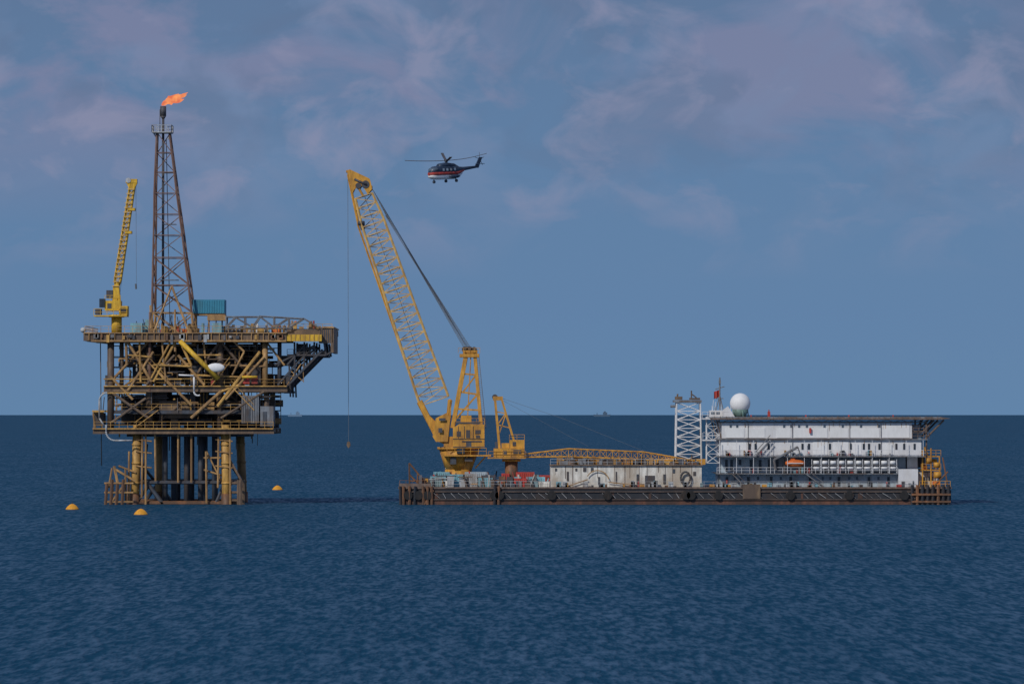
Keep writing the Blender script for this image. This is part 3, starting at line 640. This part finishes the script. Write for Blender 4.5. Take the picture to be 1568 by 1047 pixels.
for q in [(1412,1440,698,699.6),(1412,1442,719,720.6)]: sy.pbox(*q,-11,6,d)
for q in [(1414,690,1414,746),(1427,686,1427,746),(1440,698,1440,746)]: sy.beam(V(q[0],q[1],-11,d), V(q[2],q[3],-11,d), .15)
so.beam(V(1419,705,-10.8,d),V(1428,705,-10.8,d),.6,12); so.beam(V(1431,712,-10.8,d),V(1440,712,-10.8,d),.55,12); sy.pbox(1428,1438,703,708,-9,-5,d); so.beam(V(1431,727,-11.4,d),V(1442,727,-11.4,d),.65,12)
ab.part('stern_gear_orange','orange_paint').pbox(1430,1441,737,742,-11.2,-8,d); ab.part('stern_gear_orange','orange_paint').pbox(1416,1422,712,718.8,-10,-8,d)
ab.part('stern_house','dirty_white').pbox(1408,1438,723,745.4,-9.5,6,d); ab.part('stern_winch','dark_steel_hazed').pbox(1408.2,1420,688,716,-8,4,d); wdk.pbox(1414,1419,730,744,-9.6,-9.5,d); wdk.pbox(1424,1432,730,736,-9.6,-9.5,d)
sy.rail([V(1412,698,-11.1,d), V(1442,698,-11.1,d)],1.1,.9,.06); sy.rail([V(1408,745,-12.8,d), V(1455,745,-12.8,d)],1.1,.9,.06); sy.beam(V(1423,698,-10,d), V(1418,684,-10,d), .2); sy.rail([V(1412,719,-11.1,d), V(1442,719,-11.1,d)],1.1,.9,.06)
ab.part('stern_braces','rust').beam(V(1430,745,-12,d),V(1452,722,-12,d),.15); ab.part('stern_braces','rust').beam(V(1452,745,-12,d),V(1444,700,-12,d),.15)
ms = ab.part('signal_mast','steel_grey'); ms.beam(V(1101,640,-3), V(1101,578,-3), .15); ms.beam(V(1094,596,-3), V(1108,592,-3), .08); ms.beam(V(1095,610,-3), V(1107,610,-3), .08); ms.pbox(1099.5,1102.5,582,588,-3.3,-2.7); ms.beam(V(1092,640,-3), V(1101,605,-3), .1); ms.beam(V(1109,640,-3), V(1101,605,-3), .1)
mw = ab.part('bridge_wing','white_paint'); mw.pbox(1090,1116,628,638,-5,0,d); mw.lattice([(V(1089,708-14*i,-6), Vector((1.2,0,0)), Vector((0,1.2,0))) for i in range(6)], .1, .06, cross=True)
mw.rail([V(1078,640,-7,d), V(1118,640,-7,d)],1.2,.9,.05); mw.pbox(1078,1091.8,640,642,-8,0,d); mw.pbox(1078,1100,673,675,-8,0,d); mw.rail([V(1078,672,-8,d), V(1100,672,-8,d)],1.2,.9,.05)
wn.pbox(1092,1097,630,634,-5.1,-5,d); wn.pbox(1100,1105,630,634,-5.1,-5,d)
mw.pprism([(1104,628),(1112,622),(1122,637.8),(1104,637.8)], -7, -5.2)
for i in range(14):
    px_=R.uniform(1080,1120)
    ab.part('bridge_antennas', R.choice(['steel_grey','white_paint','light_grey'])).beam(V(px_,638,-3), V(px_+R.uniform(-2,2),R.uniform(612,630),-3), .06, 4)
fg = G('ensign_flag', (X(1097), -3, Z(603))); fq = fg.part('cloth','red_paint')
n=7; vs=[]
for i in range(n+1):
    for k in (0,1): vs.append((X(1100-8*i/n), -3+.25*math.sin(i*1.4), Z(597+11*k+ i*.4)))
fq.add(vs, [(2*i,2*i+1,2*i+3,2*i+2) for i in range(n)])
rdm = G('radar_dome', (X(1132), -3, Z(619)))
rdm.part('radome','clean_white',True).ellipsoid((X(1132),-3,Z(617.5)),1.95,1.95,1.95,28,18)
gs = rdm.part('radome_base','dome_green',True); gs.beam(V(1132,638,-3), V(1132,627,-3), 1.1, 16, 1.6)
for a in range(5): gs.beam((X(1132)+1.6*math.cos(a*1.256),-3+1.6*math.sin(a*1.256),Z(640)), (X(1132)+1.4*math.cos(a*1.256),-3+1.4*math.sin(a*1.256),Z(626)), .12)
lf = G('lifeboat', V(1218,709,-11.6,d)); lo = lf.part('hull','orange_paint',True); rings=[]
for i in range(11):
    t=i/10; x=X(1203+30*t,d); s_=math.sin(math.pi*(.06+.88*t))**.6
    rings.append([(x,-11.6+1.0*s_*math.cos(a),Z(709,d)+(.72*s_*math.sin(a) if math.sin(a)>0 else .8*s_*math.sin(a))) for a in [2*math.pi*j/12 for j in range(12)]])
lo.loft(rings); lf.part('canopy_stripe','white_paint').box(X(1206,d),X(1230,d),-12.65,-12.55,Z(709.6,d),Z(708.4,d)); lf.part('conning_top','orange_paint').box(X(1211,d),X(1218,d),-12,-11.2,Z(704,d),Z(700.8,d))
lf.part('davit_arms','steel_grey').path([V(1202,724,-11,d),V(1202,702,-11,d),V(1206,700,-12,d)],.15); lf.part('davit_arms','steel_grey').path([V(1234,724,-11,d),V(1234,702,-11,d),V(1230,700,-12,d)],.15)

# =================================================================== HELICOPTER
he = G('helicopter', V(690,262,0))
HM = Matrix.Translation(V(684,264,0)) @ Matrix.Rotation(math.radians(47), 4, 'Z') @ Matrix.Rotation(math.radians(-4), 4, 'Y') @ Matrix.Scale(.93, 4)
def hv(x,y,z): return HM @ Vector((x,y,z))
def hloft(b, secs, n=16):
    rings=[]
    for (x,zc,hw,hh,pw) in secs:
        ring=[]
        for j in range(n):
            a=2*math.pi*j/n; c,s_=math.cos(a),math.sin(a)
            ring.append(hv(x, hw*math.copysign(abs(c)**pw,c), zc+hh*math.copysign(abs(s_)**pw,s_)))
        rings.append(ring)
    b.loft(rings)
hloft(he.part('fuselage_belly','clean_white',True), [(-5.2,-.55,.3,.25,.8),(-4.8,-.6,.8,.5,.7),(-4,-.65,1.0,.65,.6),(-2.5,-.7,1.08,.72,.55),(1.8,-.7,1.08,.72,.55),(3,-.45,.85,.6,.6),(4.2,-.1,.5,.4,.7)])
hloft(he.part('fuselage_stripe','red_paint',True), [(-5.35,-.2,.3,.25,.8),(-4.8,-.2,.87,.42,.7),(-4,-.2,1.12,.46,.6),(-2.5,-.2,1.18,.46,.55),(1.8,-.2,1.18,.46,.55),(3,-.05,.97,.42,.6),(4.8,.35,.45,.28,.7)])
hloft(he.part('fuselage_top','navy',True), [(-5.1,.1,.4,.25,.8),(-4.5,.35,.85,.62,.7),(-3.7,.5,1.05,.85,.65),(-2.4,.55,1.12,.9,.6),(2,.5,1.12,.85,.6),(3.2,.5,.85,.65,.7),(4.8,.62,.42,.42,.8),(9.2,.95,.2,.22,.9)])
hloft(he.part('engine_cowling','navy',True), [(-2.6,1.3,.45,.3,.8),(-2,1.45,.85,.45,.7),(-.5,1.55,.95,.5,.65),(1.8,1.4,.75,.45,.7),(3.4,1.0,.3,.25,.8)])
gl = he.part('cockpit_glass','window_blue',True); hloft(gl, [(-5.0,.35,.45,.25,.8),(-4.55,.55,.86,.45,.7),(-3.9,.68,1.08,.45,.65),(-3.4,.68,1.16,.4,.6)])
hw_ = he.part('cabin_windows','pale_blue_grey')
for i in range(4):
    for sgn in (-1,1):
        c=-2.4+i*1.1; hw_.add([hv(c,sgn*1.2,.35),hv(c+.6,sgn*1.2,.35),hv(c+.6,sgn*1.17,.85),hv(c,sgn*1.17,.85),hv(c,sgn*1.0,.35),hv(c+.6,sgn*1.0,.35),hv(c+.6,sgn*1.0,.85),hv(c,sgn*1.0,.85)],[(0,1,2,3),(4,7,6,5),(0,4,5,1),(3,2,6,7)])
sp = he.part('sponsons','navy',True)
for sgn in (-1,1): sp.loft([[hv(x, sgn*(1.15+.35*r*1), 0) + (HM.to_3x3() @ Vector((0, .38*r*math.cos(a), -.85+.38*r*math.sin(a)))) for a in [2*math.pi*j/10 for j in range(10)]] for x,r in ((-.6,.3),(0,1),(1.6,1),(2.6,.3))])
tl = he.part('tail_fin','navy')
tl.loft([[hv(x0,-.12,z0),hv(x1,-.12,z0),hv(x1,.12,z0),hv(x0,.12,z0)] for x0,x1,z0 in ((8.2,9.5,.7),(9.0,10.0,1.6),(9.9,10.8,2.9))])
tl.loft([[hv(x0,-2.1,z0),hv(x1,-2.1,z0),hv(x1,0,z0),hv(x0,0,z0)] for x0,x1,z0 in ((8.6,9.3,1.45),(8.6,9.3,1.55))])
tr_ = he.part('tail_rotor','dark_steel_hazed')
for k in range(5):
    a=k*2*math.pi/5+.3; tr_.beam(hv(10.4,.35,2.5), hv(10.4+1.45*math.cos(a),.35,2.5+1.45*math.sin(a)), .05, 4)
wh = he.part('landing_gear','dark_steel_hazed',True)
for (x,yy,z) in ((-3.9,0,-1.85),(1.2,-1.5,-1.75),(1.2,1.5,-1.75)):
    wh.beam(hv(x,yy-.15,z), hv(x,yy+.15,z), .3, 12); wh.beam(hv(x,yy,z), hv(x,yy*.8,-1.0), .1, 6)
ro = he.part('main_rotor','dark_steel_hazed'); hub = hv(0,0,2.45); ro.beam(hv(0,0,1.7), hub, .25, 8); ro.beam(hub-Vector((0,0,.2)), hub+Vector((0,0,.18)), .42, 10)
def blade(tip, sag=.0):
    a=Vector(tip); dirn=a.normalized(); side=dirn.cross(Vector((0,0,1))).normalized()*.25; rings=[]
    for i in range(9):
        t=i/8; c=hub+a*t+Vector((0,0,-sag*math.sin(math.pi*t))); s2=side*(1 if i>0 else .4); u=Vector((0,0,.05))
        rings.append([c-s2-u,c+s2-u,c+s2+u,c-s2+u])
    ro.loft(rings)
blade((-7.9,.8,.05),.1); blade((7.7,1.6,1.45),.25); blade((-.9,7.7,1.9),.1); blade((1.0,-7.6,.2),.1)

# =================================================================== BUOYS
def buoy(px, py):
    dist = D*135/(py-635); yw = dist-D; s_ = dist/D
    c = Vector(((px-784)/8*s_, yw, 0)); g = G('mooring_buoy', c)
    b = g.part('float','buoy_yellow',True)
    prof = [(-.35,.95),(0,1.18),(.18,1.18),(.3,1.08),(.6,.85),(.9,.5),(1.05,.15)]
    b.loft([[(c.x+r*math.cos(2*math.pi*j/18), c.y+r*math.sin(2*math.pi*j/18), z) for j in range(18)] for z,r in prof])
    g.part('fender_ring','dark_steel_hazed',True).loft([[(c.x+r*math.cos(2*math.pi*j/18), c.y+r*math.sin(2*math.pi*j/18), z) for j in range(18)] for z,r in ((-.3,1.15),(-.1,1.27),(.05,1.27),(.09,1.15))])
    g.part('lifting_eye','dark_steel_hazed').beam(c+Vector((0,0,1.0)), c+Vector((0,0,1.35)), .07)
buoy(111,780); buoy(216,788); buoy(425,750)

# =================================================================== DISTANT SHIPS
def ship(px, wpx, hpx, m, name):
    dist = 42000; s_ = dist/D; c = Vector(((px-784)/8*s_, dist-D, 0)); g = G(name, c); k = s_/8
    b = g.part('hull', m); L_=wpx*k; q=[(-.5,0),(.46,0),(.5,.42),(.25,.36),(-.42,.36),(-.5,.42)]
    b.prism([(c.x+a*L_, h*hpx*k) for a,h in q], c.y-10, c.y+10)
    s2 = g.part('superstructure', m); s2.box(c.x+.05*L_, c.x+.3*L_, c.y-9, c.y+9, .3*hpx*k, .8*hpx*k); s2.box(c.x+.1*L_, c.x+.22*L_, c.y-7, c.y+7, .8*hpx*k, hpx*k)
    s2.beam((c.x-.3*L_,c.y,0),(c.x-.3*L_,c.y,.7*hpx*k), .6*k, 6)
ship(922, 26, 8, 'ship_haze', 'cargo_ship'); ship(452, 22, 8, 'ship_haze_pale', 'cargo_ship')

for g in G.allg: g.build()

# =================================================================== SEA
xs = [-400000,-100000,-20000,-4000,-1200,-400,-100,100,400,1200,4000,20000,100000,400000]
ys = [-400000,-50000,-5000,-1500,-800,-600,-400,-200,0,200,600,1500,4000,12000,50000,150000,400000]
vs = [(x,y,0) for y in ys for x in xs]; nx=len(xs)
fs_ = [(j*nx+i, j*nx+i+1, (j+1)*nx+i+1, (j+1)*nx+i) for j in range(len(ys)-1) for i in range(nx-1)]
me = bpy.data.meshes.new('sea'); me.from_pydata(vs, [], fs_); sea = bpy.data.objects.new('sea', me); bpy.context.collection.objects.link(sea)
m = bpy.data.materials.new('sea_water'); m.use_nodes=True; nt=m.node_tree; N=nt.nodes; L=nt.links; N.clear()
out=N.new('ShaderNodeOutputMaterial'); tc=N.new('ShaderNodeTexCoord')
def noise(scale, sx, sy, detail, rough=.55, rot=0):
    mp=N.new('ShaderNodeMapping'); mp.inputs['Scale'].default_value=(sx,sy,1); mp.inputs['Rotation'].default_value=(0,0,rot); L.new(tc.outputs['Object'],mp.inputs[0])
    n=N.new('ShaderNodeTexNoise'); n.noise_dimensions='2D'; n.inputs['Scale'].default_value=scale; n.inputs['Detail'].default_value=detail; n.inputs['Roughness'].default_value=rough; L.new(mp.outputs[0],n.inputs['Vector']); return n
def mm(op,a,b,c=None):
    n=N.new('ShaderNodeMath'); n.operation=op
    for i,s_ in enumerate((a,b,c)):
        if s_ is None: continue
        if isinstance(s_,(int,float)): n.inputs[i].default_value=s_
        else: L.new(s_,n.inputs[i])
    return n.outputs[0]
na=noise(1.5,1,.15,2,.6,.03); nb=noise(.5,1,.14,3,.6,-.03); nc=noise(.012,1,.25,3); nd=noise(.05,1,.2,3,.6,.05)
wave=mm('MULTIPLY_ADD',nb.outputs['Fac'],.40,mm('MULTIPLY',na.outputs['Fac'],.60))
bu=N.new('ShaderNodeBump'); bu.inputs['Distance'].default_value=.40; bu.inputs['Strength'].default_value=1; L.new(wave,bu.inputs['Height'])
df=N.new('ShaderNodeBsdfDiffuse'); L.new(bu.outputs[0],df.inputs['Normal'])
mxc=N.new('ShaderNodeMix'); mxc.data_type='RGBA'; mxc.inputs['A'].default_value=(.005,.047,.098,1); mxc.inputs['B'].default_value=(.007,.058,.118,1); L.new(nc.outputs['Fac'],mxc.inputs['Factor']); L.new(mxc.outputs['Result'],df.inputs['Color'])
gl_=N.new('ShaderNodeBsdfGlossy'); gl_.inputs['Roughness'].default_value=.34; gl_.inputs['Color'].default_value=(.72,.88,1,1); L.new(bu.outputs[0],gl_.inputs['Normal'])
mr=N.new('ShaderNodeMapRange'); mr.interpolation_type='SMOOTHSTEP'; mr.inputs['From Min'].default_value=.36; mr.inputs['From Max'].default_value=.72; mr.inputs['To Min'].default_value=.03; mr.inputs['To Max'].default_value=.26; L.new(wave,mr.inputs['Value'])
patch=mm('MULTIPLY_ADD',nd.outputs['Fac'],.8,.6)
fac=mm('MULTIPLY',mr.outputs[0],patch)
ms_=N.new('ShaderNodeMixShader'); L.new(fac,ms_.inputs[0]); L.new(df.outputs[0],ms_.inputs[1]); L.new(gl_.outputs[0],ms_.inputs[2]); L.new(ms_.outputs[0],out.inputs[0])
me.materials.append(m)

# =================================================================== SKY + SUN
SE=math.radians(37); AZ=math.radians(212)
w=bpy.data.worlds.new('World'); bpy.context.scene.world=w; w.use_nodes=True; nt=w.node_tree; N=nt.nodes; L=nt.links; N.clear()
out=N.new('ShaderNodeOutputWorld'); bgd=N.new('ShaderNodeBackground'); bgd.inputs['Strength'].default_value=.1; L.new(bgd.outputs[0],out.inputs[0])
sk=N.new('ShaderNodeTexSky'); sk.sky_type='NISHITA'; sk.sun_disc=False; sk.sun_elevation=SE; sk.sun_rotation=AZ
tc=N.new('ShaderNodeTexCoord'); sep=N.new('ShaderNodeSeparateXYZ'); L.new(tc.outputs['Generated'],sep.inputs[0])
def ramp(els, src):
    r=N.new('ShaderNodeValToRGB'); cr=r.color_ramp
    while len(cr.elements)<len(els): cr.elements.new(.5)
    for e_,(p,c) in zip(cr.elements,els): e_.position=p; e_.color=(*c,1) if len(c)==3 else c
    L.new(src,r.inputs[0]); return r
mrz=N.new('ShaderNodeMapRange'); mrz.inputs['From Min'].default_value=0; mrz.inputs['From Max'].default_value=.2; L.new(sep.outputs['Z'],mrz.inputs['Value'])
base=ramp([(0,(.110,.225,.40)),(.12,(.098,.205,.385)),(.3,(.092,.190,.360)),(.5,(.095,.165,.305)),(1,(.14,.21,.34))],mrz.outputs[0])
def cn(scale,sz,detail,rough,off,dist=0):
    mp=N.new('ShaderNodeMapping'); mp.inputs['Scale'].default_value=(1,1,sz); mp.inputs['Location'].default_value=off; L.new(tc.outputs['Generated'],mp.inputs[0])
    n=N.new('ShaderNodeTexNoise'); n.inputs['Scale'].default_value=scale; n.inputs['Detail'].default_value=detail; n.inputs['Roughness'].default_value=rough; n.inputs['Distortion'].default_value=dist; L.new(mp.outputs[0],n.inputs['Vector']); return n
c1=cn(20,1.7,7,.55,(.3,.1,.05),.6); c2=cn(42,1.6,6,.55,(1.3,.4,.7),.5); c3=cn(28,1.8,6,.55,(2.3,1.4,.2),.5); c4=cn(34,1.7,5,.5,(4.1,2.2,1.9),.5)
m1=ramp([(.46,(0,0,0)),(.58,(1,1,1))],c1.outputs['Fac']); m2=ramp([(.51,(0,0,0)),(.68,(1,1,1))],c2.outputs['Fac']); m3=ramp([(.49,(0,0,0)),(.62,(1,1,1))],c3.outputs['Fac']); m4=ramp([(.50,(0,0,0)),(.62,(1,1,1))],c4.outputs['Fac'])
el=ramp([(.16,(0,0,0)),(.30,(1,1,1))],mrz.outputs[0]); el1=ramp([(.22,(0,0,0)),(.38,(1,1,1))],mrz.outputs[0])
def mth(op,a,b):
    n=N.new('ShaderNodeMath'); n.operation=op
    for i,s_ in enumerate((a,b)):
        if isinstance(s_,(int,float)): n.inputs[i].default_value=s_
        else: L.new(s_,n.inputs[i])
    return n.outputs[0]
f1=mth('MULTIPLY',mth('MULTIPLY',m1.outputs[0],el1.outputs[0]),.75); f2=mth('MULTIPLY',mth('MULTIPLY',m2.outputs[0],el.outputs[0]),.6); f3=mth('MULTIPLY',mth('MULTIPLY',m3.outputs[0],el.outputs[0]),.5); f4=mth('MULTIPLY',mth('MULTIPLY',m4.outputs[0],el1.outputs[0]),.6)
def mixc(f,a,b):
    n=N.new('ShaderNodeMix'); n.data_type='RGBA'
    if isinstance(f,(int,float)): n.inputs['Factor'].default_value=f
    else: L.new(f,n.inputs['Factor'])
    for k,s_ in (('A',a),('B',b)):
        if isinstance(s_,tuple): n.inputs[k].default_value=(*s_,1)
        else: L.new(s_,n.inputs[k])
    return n.outputs['Result']
c=mixc(f1,base.outputs[0],(.190,.205,.345)); c=mixc(f3,c,(.155,.225,.385)); c=mixc(f4,c,(.098,.155,.285)); c=mixc(f2,c,(.265,.265,.40))
vm=N.new('ShaderNodeVectorMath'); vm.operation='SCALE'; vm.inputs['Scale'].default_value=10; L.new(c,vm.inputs[0])
res=mixc(.95,sk.outputs[0],vm.outputs[0]); L.new(res,bgd.inputs['Color'])
sl=bpy.data.lights.new('sun','SUN'); sl.energy=2.2; sl.angle=math.radians(4); sl.color=(1,.94,.84); so_=bpy.data.objects.new('sun',sl); bpy.context.collection.objects.link(so_)
dirv=Vector((math.sin(AZ)*math.cos(SE), math.cos(AZ)*math.cos(SE), math.sin(SE))); so_.rotation_euler=dirv.to_track_quat('Z','Y').to_euler(); so_.location=(-100,-200,200)

# =================================================================== CAMERA
cam=bpy.data.cameras.new('camera'); co=bpy.data.objects.new('camera',cam); bpy.context.collection.objects.link(co)
co.location=(0,-D,H); co.rotation_euler=(math.radians(90)+math.atan(111.5/6400),0,0); cam.lens=36*D/196; cam.sensor_width=36; cam.clip_start=1; cam.clip_end=1000000
sc_=bpy.context.scene; sc_.camera=co; sc_.view_settings.view_transform='Standard'; sc_.view_settings.look='None'; sc_.view_settings.exposure=0
